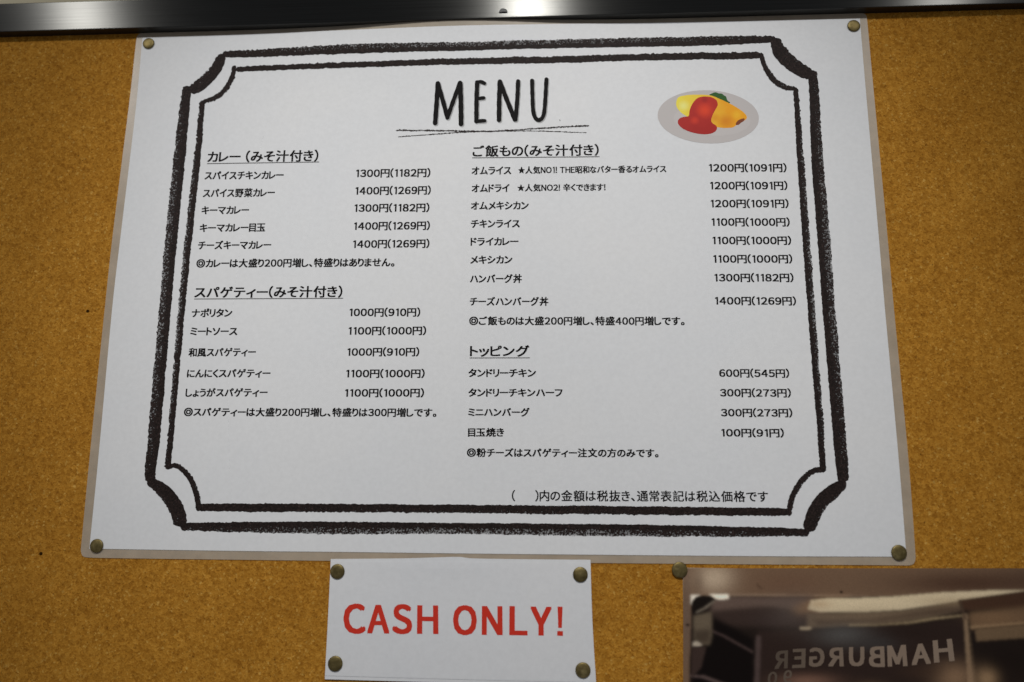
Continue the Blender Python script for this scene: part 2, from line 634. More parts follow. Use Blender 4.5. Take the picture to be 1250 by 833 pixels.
# running clockwise the outer side is on the left of the direction of travel
for k, (p, wf) in enumerate(thick):
    stroke('border_stroke', p, ZI, MAT['char'], menu, wearf=wf, seed=20 + k, taper=(3, 3))
for k, p in enumerate(arcs_thick):
    o_ = 1 if k in (1, 2) else -1
    stroke('corner_stroke', p, ZJ, MAT['char'], menu, wearf=bandwear(0.33, 0.10, 0.2), seed=40 + k, taper=(5, 5), jit=0.5, out=o_)
thin = [
    [(288, 84.6, 6.5), (420, 79.5, 7), (560, 75.2, 7.8), (680, 72.8, 8.2), (780, 70, 8.2), (900, 68, 8.6), (929, 67.3, 8)],
    [(971.3, 107, 6), (977.5, 200, 8.5), (984.2, 290, 9.3), (990.2, 370, 9.3), (1004, 560, 8), (1005, 577, 7)],
    [(965, 625.2, 7.5), (940, 624.9, 9.5), (680, 622.6, 10.5), (560, 621.2, 9.8), (420, 620.4, 10), (300, 619.8, 10), (242, 619.4, 9)],
    [(204.5, 572, 8), (206, 560, 7.5), (222.2, 370, 8.5), (229.8, 290, 9), (240, 200, 8.3), (247, 123, 6.5)],
]
arcs_thin = [
    [(286.6, 80, 5.5), (284.2, 92, 5.8), (277, 106.6, 6), (265, 118, 6.2), (246, 125, 4.5)],
    [(928.6, 64.5, 5.5), (931.3, 75.5, 6.2), (936.4, 86.5, 6.8), (946.2, 99.2, 6.8), (959, 106.6, 6.6), (972, 108.8, 5)],
    [(1006.3, 574.5, 5.5), (999, 573.6, 6.5), (990, 576.8, 6.8), (977.3, 588.8, 7.2), (968, 605.4, 7.4), (963.6, 622, 7), (963.8, 630, 6)],
    [(202, 571.6, 5), (214.5, 568.6, 5.8), (228.0, 578.5, 6.8), (236.3, 592.5, 7), (241, 608.7, 7), (242.2, 624, 6.6)],
]
for k, p in enumerate(thin):
    stroke('inner_border_stroke', p, ZI, MAT['char'], menu, wearf=bandwear(0.33 if k % 2 == 0 else 0.43, 0.07, 0.15), seed=60 + k, cols=5, jit=0.45, taper=(2, 2))
for k, p in enumerate(arcs_thin):
    stroke('inner_corner_stroke', p, ZJ, MAT['char'], menu, wearf=bandwear(0.36, 0.1, 0.25), seed=80 + k, cols=5, jit=0.4, taper=(3, 3), step=1.5)


# ------------------------------------------------------------------ title: hand-lettered MENU
def T5(pts, w_):
    return [(480 + x / 4.808, 80 + y / 4.808, w_ / 4.808) for x, y in pts]


def pen(name, strokes_, parent, mat, zf, dx=0, dy=0, grow=0):
    vs, fs = [], []
    for pts, w_ in strokes_:
        P_ = [(x + dx, y + dy, ww * 1.2 + grow) for x, y, ww in T5(pts, w_)]
        C = catmull(P_, 1.0)
        base = len(vs); n_ = len(C); cap = 6
        outl = []
        L_, R_ = [], []
        for i, c in enumerate(C):
            a = C[max(0, i - 1)]; b = C[min(n_ - 1, i + 1)]
            t = (b - a)[:2]; t /= np.linalg.norm(t)
            nr = np.array([t[1], -t[0]])
            wob = 1 + 0.05 * math.sin(i * 0.55 + len(vs))
            L_.append(c[:2] + nr * c[2] / 2 * wob); R_.append(c[:2] - nr * c[2] / 2 * wob)
        rows = [(L_[i], R_[i]) for i in range(n_)]

        def caprow(c, t, ww, sgn):
            rr = []
            for k in range(1, cap + 1):
                a = math.pi / 2 * k / cap
                nr = np.array([t[1], -t[0]])
                off = math.cos(a) * ww / 2; fw = math.sin(a) * ww / 2
                rr.append((c + nr * off + t * sgn * fw, c - nr * off + t * sgn * fw))
            return rr
        t0 = (C[1] - C[0])[:2]; t0 /= np.linalg.norm(t0)
        t1 = (C[-1] - C[-2])[:2]; t1 /= np.linalg.norm(t1)
        rows = caprow(C[0][:2], t0, C[0][2], -1)[::-1] + rows + caprow(C[-1][:2], t1, C[-1][2], 1)
        for (l, r_) in rows:
            vs.append(tuple(hit(l[0], l[1], zf))); vs.append(tuple(hit(r_[0], r_[1], zf)))
        for i in range(len(rows) - 1):
            a = base + 2 * i
            fs.append((a, a + 1, a + 3, a + 2))
        # overlapping strokes of one letter: lift the next a hair
        zf = (lambda g: (lambda x, y: g(x, y) + 0.012))(zf)
    return mesh_obj(name, vs, fs, mat, parent, org(parent))


LET = {
    'M': [([(262, 106), (256, 200), (246, 338)], 23), ([(262, 106), (292, 210), (318, 306)], 22), ([(318, 306), (352, 210), (391, 104)], 21), ([(393, 104), (397, 220), (398, 343)], 24)],
    'E': [([(493, 100), (489, 200), (488, 328)], 22), ([(494, 99), (515, 97), (535, 105)], 18), ([(493, 196), (530, 191)], 18), ([(490, 329), (515, 326), (536, 325)], 18)],
    'N': [([(626, 96), (622, 200), (621, 320)], 23), ([(627, 98), (668, 205), (714, 318)], 22), ([(733, 94), (728, 200), (718, 318)], 21)],
    'U': [([(815, 90), (817, 180), (822, 270), (835, 310), (853, 321), (872, 312), (885, 280), (893, 190), (899, 82)], 20)],
}
for ch in 'MENU':
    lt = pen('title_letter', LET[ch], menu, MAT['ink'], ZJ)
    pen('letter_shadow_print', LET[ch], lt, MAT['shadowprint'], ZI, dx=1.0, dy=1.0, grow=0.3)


def lightwear(v):
    return lambda s, t: v + 0.22 * abs(t) ** 2


ln = [([(15, 381), (250, 383), (500, 386), (830, 386), (1135, 395)], [2.6, 2.2, 2.0, 1.5, 1.2]),
      ([(28, 419), (250, 403), (450, 389), (600, 386), (830, 371), (1150, 353)], [1.2, 1.5, 1.9, 2.1, 2.1, 2.5])]
for k, (pp, ww) in enumerate(ln):
    stroke('title_underline', [(480 + x / 4.808, 80 + y / 4.808, w_) for (x, y), w_ in zip(pp, ww)], ZI if k == 0 else ZJ, MAT['char'], menu,
           cols=3, step=1.5, jit=0.22, wearf=lightwear(0.36), seed=95 + k, taper=(2, 2))
stroke('stray_dot', [(683.2, 146.2, 0.9), (683.8, 148, 0.9)], ZI, MAT['inkgrey'], menu, cols=3, step=0.5, jit=0.02)

# ------------------------------------------------------------------ type
DG = None


GL = {}


def full(ch):
    """the built-in face's CJK glyphs carry full-width Latin forms in the same drawing as the kana"""
    return chr(ord(ch) + 0xFEE0) if '!' <= ch <= '~' else ch


def ring_glyph():
    vs, fs = [], []
    for r0, r1 in ((0.36, 0.44), (0.16, 0.23)):
        b = len(vs); n_ = 28
        for k in range(n_):
            a = 2 * math.pi * k / n_
            for r_ in (r0, r1): vs.append((0.5 + r_ * math.cos(a), 0.375 + r_ * math.sin(a), 0))
        for k in range(n_):
            i, j = b + 2 * k, b + 2 * ((k + 1) % n_)
            fs.append((i, i + 1, j + 1, j))
    return np.array(vs), fs


def one_glyph():
    z = glyph('0')[0]; lo, hi = z[:, 1].min(), z[:, 1].max(); h = hi - lo
    vs = [(0.30, lo, 0), (0.385, lo, 0), (0.385, hi, 0), (0.31, hi, 0), (0.30, hi - 0.12 * h, 0), (0.17, hi - 0.21 * h, 0), (0.17, hi - 0.12 * h, 0), (0.30, hi - 0.115 * h, 0)]
    return np.array(vs), [(0, 1, 2, 3, 4), (4, 3, 6, 5)]


def glyph(ch):
    if ch not in GL and ch == '◎': GL[ch] = ring_glyph()
    if ch not in GL and ch == '1': GL[ch] = one_glyph()
    if ch not in GL:
        cu = bpy.data.curves.new('type', 'FONT')
        cu.body = full(ch)
        cu.size = 1.0
        cu.resolution_u = 3
        ob = bpy.data.objects.new('type', cu)
        COL.objects.link(ob)
        dg = bpy.context.evaluated_depsgraph_get()
        dg.update()
        me = bpy.data.meshes.new_from_object(ob.evaluated_get(dg))
        co = np.array([v.co[:] for v in me.vertices])
        fs = [tuple(p.vertices) for p in me.polygons]
        bpy.data.objects.remove(ob); bpy.data.curves.remove(cu); bpy.data.meshes.remove(me)
        GL[ch] = (co, fs)
    return GL[ch]


def embolden(co, fs, b):
    """thicker strokes: the same outline laid down five times a hair apart"""
    if b <= 0: return co, fs
    C, Fs, n_ = [], [], 0
    for k, (dx, dy) in enumerate(((0, 0), (b, b * .6), (-b, b * .6), (b, -b * .6), (-b, -b * .6))):
        c = co.copy(); c[:, 0] += dx; c[:, 1] += dy; c[:, 2] = 0.003 * k
        C.append(c); Fs += [tuple(i + n_ for i in f) for f in fs]; n_ += len(co)
    return np.concatenate(C), Fs


def glyph_mesh(s, bold, gap=0.125):
    x, C, Fs, n_ = 0.0, [], [], 0
    for ch in s:
        if ch == ' ':
            x += 0.33
            continue
        co, fs = glyph(ch)
        lo, hi = co[:, 0].min(), co[:, 0].max()
        c = co.copy(); c[:, 0] += x - lo
        C.append(c); Fs += [tuple(i + n_ for i in f) for f in fs]; n_ += len(co)
        g = gap
        if ch in '、。': g = 0.22
        wd = hi - lo
        if ch == '1':
            C[-1][:, 0] += 0.07; wd += 0.13
        x += wd + g
    co = np.concatenate(C)
    return embolden(co, Fs, bold)


def typeset(name, s, p0, p1, em, parent, mat, zf, bold=0.016, clip_h=None):
    """p0, p1: photo points of the line's left and right end at mid-height; em: type size in photo pixels"""
    co, fs = glyph_mesh(s, bold)
    lo, hi = co.min(0), co.max(0)
    a = hit(*p0, zf); b = hit(*p1, zf)
    ux = (b - a)[:2]; wid = np.linalg.norm(ux); ux /= wid
    mx, my = (p0[0] + p1[0]) / 2, (p0[1] + p1[1]) / 2
    q = hit(mx, my - em / 2, zf) - hit(mx, my + em / 2, zf)
    ys = np.linalg.norm(q[:2])
    uy = np.array([-ux[1], ux[0]])
    sx = wid / (hi[0] - lo[0])
    cy = CY
    vs = []
    for c in co:
        p = a[:2] + ux * (c[0] - lo[0]) * sx + uy * (c[1] - cy) * ys
        vs.append((p[0], p[1], zf(p[0], p[1]) + c[2]))
    return mesh_obj(name, vs, fs, mat, parent, org(parent))


_c = glyph('円')[0]
CY = (_c[:, 1].min() + _c[:, 1].max()) / 2


def letter(name, ch, quad, parent, mat, zf, bold=0.03, mirror=False):
    """fit one letter's box to a photo quad (tl, tr, br, bl)"""
    co, fs = glyph_mesh(ch, bold) if ch != '!' else (np.array([(0.03, 1, 0), (0.97, 1, 0), (0.80, 0.27, 0), (0.20, 0.27, 0), (0.02, 0.16, 0), (0.98, 0.16, 0), (0.98, 0, 0), (0.02, 0, 0)]), [(3, 2, 1, 0), (7, 6, 5, 4)])
    lo, hi = co.min(0), co.max(0)
    q = [hit(*p, zf)[:2] for p in quad]
    vs = []
    for c in co:
        u = (c[0] - lo[0]) / (hi[0] - lo[0]); v = (c[1] - lo[1]) / (hi[1] - lo[1])
        if mirror: u = 1 - u
        p = (1 - u) * v * q[0] + u * v * q[1] + u * (1 - v) * q[2] + (1 - u) * (1 - v) * q[3]
        vs.append((p[0], p[1], zf(p[0], p[1]) + c[2]))
    return mesh_obj(name, vs, fs, mat, parent, org(parent))


EM = 11.6
LINES = [
    # left column
    ('スパイスチキンカレー', 249.8, 214.9, 346.3, 214.1), ('スパイス野菜カレー', 247.8, 236.4, 335.4, 235.5),
    ('キーマカレー', 246.1, 257.2, 304, 256.8), ('キーマカレー目玉', 243.8, 278.8, 323.9, 278.0),
    ('チーズキーマカレー', 241.8, 300.0, 331, 299.4),
    ('◎カレーは大盛り200円増し、特盛りはありません。', 239.7, 322.1, 481.7, 320.7),
    ('1300円(1182円)', 434.7, 212.1, 525.5, 211.3), ('1400円(1269円)', 433.9, 233.5, 526, 232.6),
    ('1300円(1182円)', 432.7, 254.5, 524.3, 253.9), ('1400円(1269円)', 432.1, 276.5, 524.9, 275.8),
    ('1400円(1269円)', 431, 298.5, 524.3, 297.7),
    ('ナポリタン', 234, 382.8, 283.5, 382.4), ('ミートソース', 232.3, 405.0, 289.9, 404.9),
    ('和風スパゲティー', 230.2, 430.8, 312.3, 430.2), ('にんにくスパゲティー', 228.2, 456.4, 330.2, 456.1),
    ('しょうがスパゲティー', 226.5, 479.9, 326.7, 479.5),
    ('◎スパゲティーは大盛り200円増し、特盛りは300円増しです。', 224.5, 503.4, 532.8, 504.2),
    ('1000円(910円)', 426.7, 381.8, 513.1, 381.6), ('1100円(1000円)', 425.5, 404.4, 520.3, 404.1),
    ('1000円(910円)', 424.1, 430.2, 511.9, 430.0), ('1100円(1000円)', 422.6, 456.5, 518.5, 456.4),
    ('1100円(1000円)', 421.2, 480.1, 517.7, 480.0),
    # right column
    ('オムライス', 575.8, 209.0, 624.1, 208.5), ('オムドライ', 575.8, 230.5, 622, 230.0),
    ('オムメキシカン', 574.8, 251.7, 645.5, 251.3), ('チキンライス', 574.8, 273.7, 634.6, 273.4),
    ('ドライカレー', 574.4, 295.5, 632.9, 295.2), ('メキシカン', 574.1, 317.6, 625.5, 317.4),
    ('ハンバーグ丼', 573.7, 340.9, 637.1, 340.6), ('チーズハンバーグ丼', 573.4, 368.6, 669.5, 368.5),
    ('1200円(1091円)', 865.5, 205.3, 960.2, 205.3), ('1200円(1091円)', 866.9, 227.1, 961.3, 227.0),
    ('1200円(1091円)', 867.6, 249, 962.7, 249), ('1100円(1000円)', 868.7, 271.5, 964.1, 271.6),
    ('1100円(1000円)', 869.8, 294.0, 965.8, 294.1), ('1100円(1000円)', 870.8, 316.5, 967.2, 316.6),
    ('1300円(1182円)', 872.2, 339.4, 968.7, 339.5), ('1400円(1269円)', 872.9, 367.6, 971.8, 368.0),
    ('◎ご飯ものは大盛200円増し、特盛400円増しです。', 572.7, 392.2, 835.6, 392.4),
    ('タンドリーチキン', 571.6, 455.8, 654.3, 455.8), ('タンドリーチキンハーフ', 571.6, 479.8, 686.7, 479.8),
    ('ミニハンバーグ', 571.3, 503.7, 646.6, 503.8), ('目玉焼き', 571.3, 528.3, 615.3, 528.3),
    ('◎粉チーズはスパゲティー注文の方のみです。', 569.9, 553.0, 803.9, 553.7),
    ('600円(545円)', 877.8, 455.8, 963.4, 456.3), ('300円(273円)', 878.9, 479.8, 965.5, 480.3),
    ('300円(273円)', 880, 504.1, 967.3, 504.6), ('100円(91円)', 880.7, 528.7, 957, 529.1),
]
for s, xa_, ya_, xb_, yb_ in LINES:
    price = s[0].isdigit()
    typeset('printed_price' if price else 'printed_line', s, (xa_, ya_), (xb_, yb_), EM * (1.0 if price else 0.98), menu, MAT['ink'], ZI, 0.034)
for s, xa_, ya_, xb_, yb_, em in [('★人気NO1! THE昭和なバター香るオムライス', 632.5, 208.3, 813.4, 206.6, 9.6),
                                  ('★人気NO2! 辛くできます!', 631.5, 229.8, 739.2, 229.0, 9.6)]:
    typeset('printed_note', s, (xa_, ya_), (xb_, yb_), em, menu, MAT['ink'], ZI, 0.034)
typeset('printed_line', '(     )内の金額は税抜き、通常表記は税込価格です', (624.8, 605.7), (937.7, 606.8), 14.4, menu, MAT['ink'], ZI, 0.020)
for s, xa_, ya_, xb_, yb_, ux0, uy0, ux1, uy1 in [
        ('カレー (みそ汁付き)', 253.3, 192.2, 388.7, 190.6, 252.7, 200.0, 389.5, 197.9),
        ('スパゲティー(みそ汁付き)', 237.4, 357.6, 418, 356.6, 236.9, 365.2, 418.9, 364.3),
        ('ご飯もの(みそ汁付き)', 576.9, 185.4, 731.0, 183.6, 576.5, 192.9, 731.8, 191.5),
        ('トッピング', 573.6, 429.2, 646.2, 429.2, 573.2, 437.2, 646.8, 437.0)]:
    h_ = typeset('printed_heading', s, (xa_, ya_), (xb_, yb_), 14.8, menu, MAT['ink'], ZI, 0.028)
    p0, p1 = (ux0, uy0), (ux1, uy1)
    vs = [tuple(hit(p0[0], p0[1] - 0.45, ZI)), tuple(hit(p1[0], p1[1] - 0.45, ZI)), tuple(hit(p1[0], p1[1] + 0.45, ZI)), tuple(hit(p0[0], p0[1] + 0.45, ZI))]
    K = 12
    vs, fs = [], []
    for i in range(K + 1):
        x = ux0 + (ux1 - ux0) * i / K; y = uy0 + (uy1 - uy0) * i / K
        vs += [tuple(hit(x, y - 0.5, ZI)), tuple(hit(x, y + 0.5, ZI))]
    for i in range(K):
        fs.append((2 * i, 2 * i + 1, 2 * i + 3, 2 * i + 2))
    mesh_obj('underline', vs, fs, MAT['inkgrey'], h_, org(menu))


# ------------------------------------------------------------------ printed omelette picture
def D6(x, y): return (780 + x / 7.353, 90 + y / 7.353)


def fan(name, pts, zf, mat, parent, sm=True, col=None):
    """filled outline through photo points; triangulated by rings towards the middle"""
    if sm:
        P_ = [tuple(p) + (0,) for p in pts]
        P_ = P_[-2:] + P_ + P_[:3]
        C = catmull(P_, 1.0)
        # keep one lap
        L_ = []
        a0 = np.array(pts[0]); start = int(np.argmin([np.linalg.norm(c[:2] - a0) + (0 if i > 1 else 99) for i, c in enumerate(C[:len(C) // 2])]))
        endi = len(C) // 2 + int(np.argmin([np.linalg.norm(c[:2] - a0) for c in C[len(C) // 2:]]))
        C = [c[:2] for c in C[start:endi]]
    else:
        C = [np.array(p, float) for p in pts]
    c0 = np.mean(C, axis=0)
    vs, fs = [], []
    rings = 6
    for k in range(rings):
        f = 1 - k / rings
        for c in C:
            p = c0 + (c - c0) * f
            vs.append(tuple(hit(p[0], p[1], zf)))
    vs.append(tuple(hit(c0[0], c0[1], zf)))
    n_ = len(C)
    for k in range(rings - 1):
        for i in range(n_):
            fs.append((k * n_ + i, k * n_ + (i + 1) % n_, (k + 1) * n_ + (i + 1) % n_, (k + 1) * n_ + i))
    for i in range(n_):
        fs.append(((rings - 1) * n_ + i, (rings - 1) * n_ + (i + 1) % n_, rings * n_))
    return mesh_obj(name, vs, fs, mat, parent, org(menu))


def ell(cx, cy, rx, ry, rot, n_=56):
    r = math.radians(rot)
    return [(cx + rx * math.cos(a) * math.cos(r) - ry * math.sin(a) * math.sin(r), cy + rx * math.cos(a) * math.sin(r) + ry * math.sin(a) * math.cos(r))
            for a in [2 * math.pi * k / n_ for k in range(n_)]]


def print_gradient(name, c_left, c_right, xa_, xb_, vary, axis=0, spots=()):
    """colour print that runs from one ink tone to another, as in the printed drawing"""
    m, nt, b = new_mat(name)
    P = geo_pos(nt)
    s = nd(nt, 'ShaderNodeSeparateXYZ'); nt.links.new(P, s.inputs[0])
    mr = nd(nt, 'ShaderNodeMapRange')
    nt.links.new(s.outputs[axis], mr.inputs['Value'])
    mr.inputs['From Min'].default_value = xa_; mr.inputs['From Max'].default_value = xb_
    n = noise(nt, P, 170, 2, 0.5)
    f = mathn(nt, 'ADD', mr.outputs[0], mathn(nt, 'MULTIPLY', mathn(nt, 'SUBTRACT', n, 0.5), vary), clamp=True)
    c = ramp(nt, f, [(0.0, c_left), (1.0, c_right)])
    for (sx_, sy_), rad, scol, amt in spots:      # airbrushed tones of the printed drawing
        q = wpos(hit(sx_, sy_, ZI))
        dd = nd(nt, 'ShaderNodeVectorMath', operation='DISTANCE')
        nt.links.new(P, dd.inputs[0]); dd.inputs[1].default_value = q
        m2 = nd(nt, 'ShaderNodeMapRange', interpolation_type='SMOOTHSTEP')
        nt.links.new(dd.outputs['Value'], m2.inputs['Value'])
        m2.inputs['From Min'].default_value = 0; m2.inputs['From Max'].default_value = rad / 1000
        m2.inputs['To Min'].default_value = amt; m2.inputs['To Max'].default_value = 0
        c = mixc(nt, c, scol, m2.outputs[0])
    nt.links.new(c, b.inputs['Base Color'])
    b.inputs['Roughness'].default_value = 0.5
    b.inputs['Specular IOR Level'].default_value = 0.2
    return m


xl, xr = hit(*D6(340, 300), ZI)[0] / 1000, hit(*D6(800, 300), ZI)[0] / 1000
yt, yb = hit(*D6(500, 200), ZI)[1] / 1000 + 1.6, hit(*D6(500, 540), ZI)[1] / 1000 + 1.6
m_om = print_gradient('omelette_print', (0.90, 0.76, 0.07), (0.90, 0.38, 0.005), xl, xr, 0.4, spots=[(D6(400, 290), 4.5, (0.92, 0.88, 0.26), 0.9), (D6(780, 430), 6.5, (0.74, 0.25, 0.004), 0.95), (D6(680, 400), 4, (0.76, 0.27, 0.004), 0.7), (D6(880, 370), 4, (0.95, 0.52, 0.02), 0.8)])
m_kt = print_gradient('ketchup_print', (0.40, 0.010, 0.006), (0.52, 0.020, 0.010), yb, yt, 0.6, axis=2, spots=[(D6(590, 330), 6.5, (0.80, 0.055, 0.012), 0.95), (D6(500, 420), 3.5, (0.70, 0.04, 0.012), 0.8), (D6(590, 235), 3.0, (0.34, 0.008, 0.006), 0.8)])
plate = fan('plate_picture', ell(*D6(622, 388), 61.9, 32.4, 2.5), ZI, MAT['plate'], menu, sm=False)
Z1, Z2, Z3 = menu_z(0.71), menu_z(0.73), menu_z(0.76)
fan('plate_centre', ell(*D6(655, 420), 47, 19, 3), Z1, MAT['platemid'], plate, sm=False)
fan('parsley', [D6(*p) for p in [(632, 192), (655, 178), (690, 168), (715, 178), (742, 180), (765, 196), (782, 208), (790, 232), (800, 248), (818, 258), (812, 266), (780, 262), (740, 246), (690, 218)]], menu_z(0.715), MAT['parsley'], plate)
fan('omelette', [D6(*p) for p in [(333, 270), (352, 215), (420, 195), (520, 189), (640, 196), (730, 230), (850, 288), (935, 345), (968, 385), (962, 410), (925, 432), (875, 462), (840, 484), (740, 487), (650, 470), (500, 430), (430, 385), (380, 352), (345, 312)]], Z2, m_om, plate)
fan('browned_end', [D6(*p) for p in [(868, 455), (885, 425), (915, 408), (948, 403), (942, 424), (918, 440), (890, 462)]], menu_z(0.745), MAT['browncut'], plate)
fan('ketchup', [D6(*p) for p in [(590, 206), (650, 213), (695, 240), (707, 280), (685, 325), (660, 375), (648, 420), (660, 445), (695, 470), (700, 495), (685, 520), (640, 540), (580, 545), (490, 532), (400, 498), (355, 457), (350, 422), (375, 397), (415, 387), (445, 380), (455, 330), (475, 280), (510, 232), (545, 212)]], Z3, m_kt, plate)


# ------------------------------------------------------------------ CASH ONLY! sign
cash = thing('cash_only_sign', tuple(hit(562, 833, flat(0.9))), label='small white paper sign with the red words CASH ONLY!', cat='sign')


def cz(lift):
    def f(x, y):
        top = -156.0
        return lift + 0.5 * math.exp(-((x + 22) / 30.0) ** 2) * math.exp(-max(0, top - y) / 8.0) + 0.8
    return f


sheet('sign_paper', [(403.8, 682.6), (450, 682.2), (500, 681.6), (540, 680.4), (562, 680.0), (572, 681.6), (620, 682.6), (680, 683.2), (720.8, 683.5)],
      [(720.8, 683.5), (723.2, 760), (728.0, 838)], [(396.4, 829.4), (510, 832.6), (620, 835.4), (728.0, 838)], [(403.8, 682.6), (400.6, 750), (396.4, 829.4)],
      cz(0.1), 48, 24, MAT['paper2'], cash, 0.12)
# the top edge of a second sheet glued over the first
sheet('sign_front_sheet', [(403.9, 685.8), (500, 686.0), (620, 687.0), (720.9, 687.8)],
      [(720.9, 687.8), (723.2, 760), (727.7, 833.5)], [(397.0, 825), (510, 828.2), (620, 831), (727.7, 833.5)], [(403.9, 685.8), (401.0, 750), (397.0, 825)],
      cz(0.28), 40, 20, MAT['paper2'], cash, 0.08)
ZC = cz(0.36)
for ch, a_, b2, t_, bt in [('C', 122, 208, 240, 356), ('A', 213, 298, 245, 354), ('S', 308, 385, 242, 357), ('H', 403, 485, 247, 356), ('O', 540, 632, 246, 361),
                           ('N', 650, 730, 250, 360), ('L', 755, 825, 250, 361), ('Y', 835, 918, 252, 362), ('!', 938, 960, 252, 363)]:
    f = lambda x, y: (380 + x / 3.125, 660 + y / 3.125)
    dl = 1.0
    letter('red_letter', ch, (f(a_ + 1, t_), f(b2 - 1, t_ + dl), f(b2, bt + dl), f(a_, bt)), cash, MAT['red'], ZC, 0.036)

# ------------------------------------------------------------------ laminated dark photograph with the mirrored shop sign
ph = thing('laminated_photo', tuple(hit(1060, 833, flat(0.5))), label='dark brown laminated photo of a window with mirrored HAMBURGER lettering', cat='photo')
XA, XB, YA, YB = 834.0, 1340.0, 694.0, 890.0
sheet('laminate_film', [(833.4, 693.2), (1040, 695.8), (1250, 697.8), (1341, 698.6)], [(1341, 698.6), (1342, 891)], [(837.0, 891), (1342, 891)], [(833.4, 693.2), (835.2, 833), (837.0, 891)],
      flat(0.5), 24, 8, MAT['film'], ph, 0.2)

SS = 0.8
NXp, NYp = int((XB - XA) / SS), int((YB - YA) / SS)
gx = XA + np.arange(NXp + 1) * SS
gy = YA + np.arange(NYp + 1) * SS
GX, GY = np.meshgrid(gx, gy)


def lin(c):
    c = np.array(c, float) / 255
    return np.where(c <= 0.04045, c / 12.92, ((c + 0.055) / 1.055) ** 2.4)


def blur(a, s):
    if s <= 0: return a
    s = s / SS
    k = np.exp(-0.5 * (np.arange(-int(3 * s) - 1, int(3 * s) + 2) / s) ** 2); k /= k.sum()
    pad = len(k) // 2
    a = np.apply_along_axis(lambda r: np.convolve(np.pad(r, pad, 'edge'), k, 'valid'), 0, a)
    return np.apply_along_axis(lambda r: np.convolve(np.pad(r, pad, 'edge'), k, 'valid'), 1, a)


def poly(pts):
    inside = np.zeros(GX.shape, bool)
    n_ = len(pts)
    for i in range(n_):
        (xa_, ya_), (xb_, yb_) = pts[i], pts[(i + 1) % n_]
        if ya_ == yb_: continue
        cond = ((ya_ > GY) != (yb_ > GY)) & (GX < (xb_ - xa_) * (GY - ya_) / (yb_ - ya_) + xa_)
        inside ^= cond
    return inside.astype(float)


IMG = np.zeros(GX.shape + (3,)) + lin((34, 28, 26))


def paint(pts, col, soft=0.8, a=1.0):
    m_ = blur(poly(pts), max(soft, 1.0) * 1.25 + 0.2)[..., None] * a
    IMG[:] = IMG * (1 - m_) + lin(col) * m_


def glow(cx, cy, rx, ry, col, a):
    m_ = (np.exp(-(((GX - cx) / rx) ** 2 + ((GY - cy) / ry) ** 2)) * a)[..., None]
    IMG[:] = IMG * (1 - m_) + lin(col) * m_


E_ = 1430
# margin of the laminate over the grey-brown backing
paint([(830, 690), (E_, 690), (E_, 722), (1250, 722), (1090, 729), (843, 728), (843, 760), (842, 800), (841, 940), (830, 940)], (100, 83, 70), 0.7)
glow(872, 706, 24, 18, (168, 156, 142), 0.75)  # whitish glare of the glossy laminate, painted into the margin colour
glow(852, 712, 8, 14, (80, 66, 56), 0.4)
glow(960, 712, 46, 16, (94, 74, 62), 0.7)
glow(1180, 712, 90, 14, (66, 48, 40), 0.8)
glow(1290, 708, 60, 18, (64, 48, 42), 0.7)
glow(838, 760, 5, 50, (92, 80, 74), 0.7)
# photograph: dusky ceiling
paint([(870, 728), (990, 729), (1010, 745), (1000, 752), (940, 742), (868, 748)], (88, 76, 72), 2.2)
paint([(868, 752), (870, 746), (930, 741), (1000, 749), (1000, 765), (868, 765)], (58, 48, 46), 2.5, 0.8)
paint([(968, 742), (1000, 731), (1040, 730), (1000, 747), (970, 750)], (120, 96, 74), 3.5, 0.9)
paint([(985, 749), (1060, 748), (1100, 745), (1172, 734), (1173, 745), (1130, 755), (1090, 761), (1040, 765), (985, 768)], (98, 86, 74), 1.6)
paint([(992, 757), (1060, 756), (1150, 742), (1172, 740), (1172, 747), (1130, 752), (1080, 758), (1000, 764)], (72, 60, 52), 1.8, 0.8)
paint([(990, 733), (1010, 730.5), (1040, 730.5), (1090, 728.5), (1150, 723.5), (1210, 721), (1252, 720.5), (1252, 722.5), (1190, 731), (1150, 737), (1100, 744.5), (1050, 747.5), (1000, 747), (986, 744)], (178, 168, 148), 0.8)
glow(1160, 734, 40, 6, (128, 112, 88), 0.35)
paint([(1170, 733), (1200, 729), (1250, 722), (1330, 714), (1440, 712), (1440, 742), (1250, 743), (1176, 745)], (66, 49, 40), 1.2)
paint([(1183, 748), (1250, 741), (1440, 728), (1440, 750), (1250, 761), (1184, 768)], (98, 80, 64), 2.0)
paint([(1184, 764), (1250, 759), (1440, 748), (1440, 751), (1250, 762.5), (1184, 768)], (134, 114, 92), 0.9, 0.8)
paint([(1190, 768), (1250, 763), (1440, 753), (1440, 768), (1250, 779), (1192, 783)], (99, 84, 68), 1.0)
paint([(1036, 762.5), (1070, 762.5), (1110, 759), (1140, 754), (1178, 750.5), (1178, 752.5), (1140, 757), (1110, 762), (1070, 764.5), (1036, 765)], (150, 136, 112), 0.7, 0.8)
# window behind the lettering
paint([(925, 770), (1040, 766), (1110, 763), (1176, 754), (1182, 835), (1185, 940), (925, 940)], (45, 36, 34), 2.0)
glow(1030, 775, 36, 14, (86, 88, 90), 0.6)
glow(1070, 785, 26, 10, (58, 58, 60), 0.6)
glow(950, 757, 34, 9, (52, 44, 44), 0.6)
paint([(976, 766), (988, 765.5), (992, 767), (986, 769), (977, 769)], (170, 158, 140), 0.8, 0.75)
# post
paint([(1176, 750), (1181, 750), (1191, 833), (1198, 940), (1188, 940), (1181, 833)], (118, 102, 86), 0.9)
paint([(1181.5, 756), (1183, 756), (1188, 800), (1191, 835), (1189, 835), (1184, 790)], (20, 16, 14), 0.7, 0.8)
paint([(1170, 733), (1173, 733), (1180, 756), (1177, 757)], (70, 58, 50), 0.8)
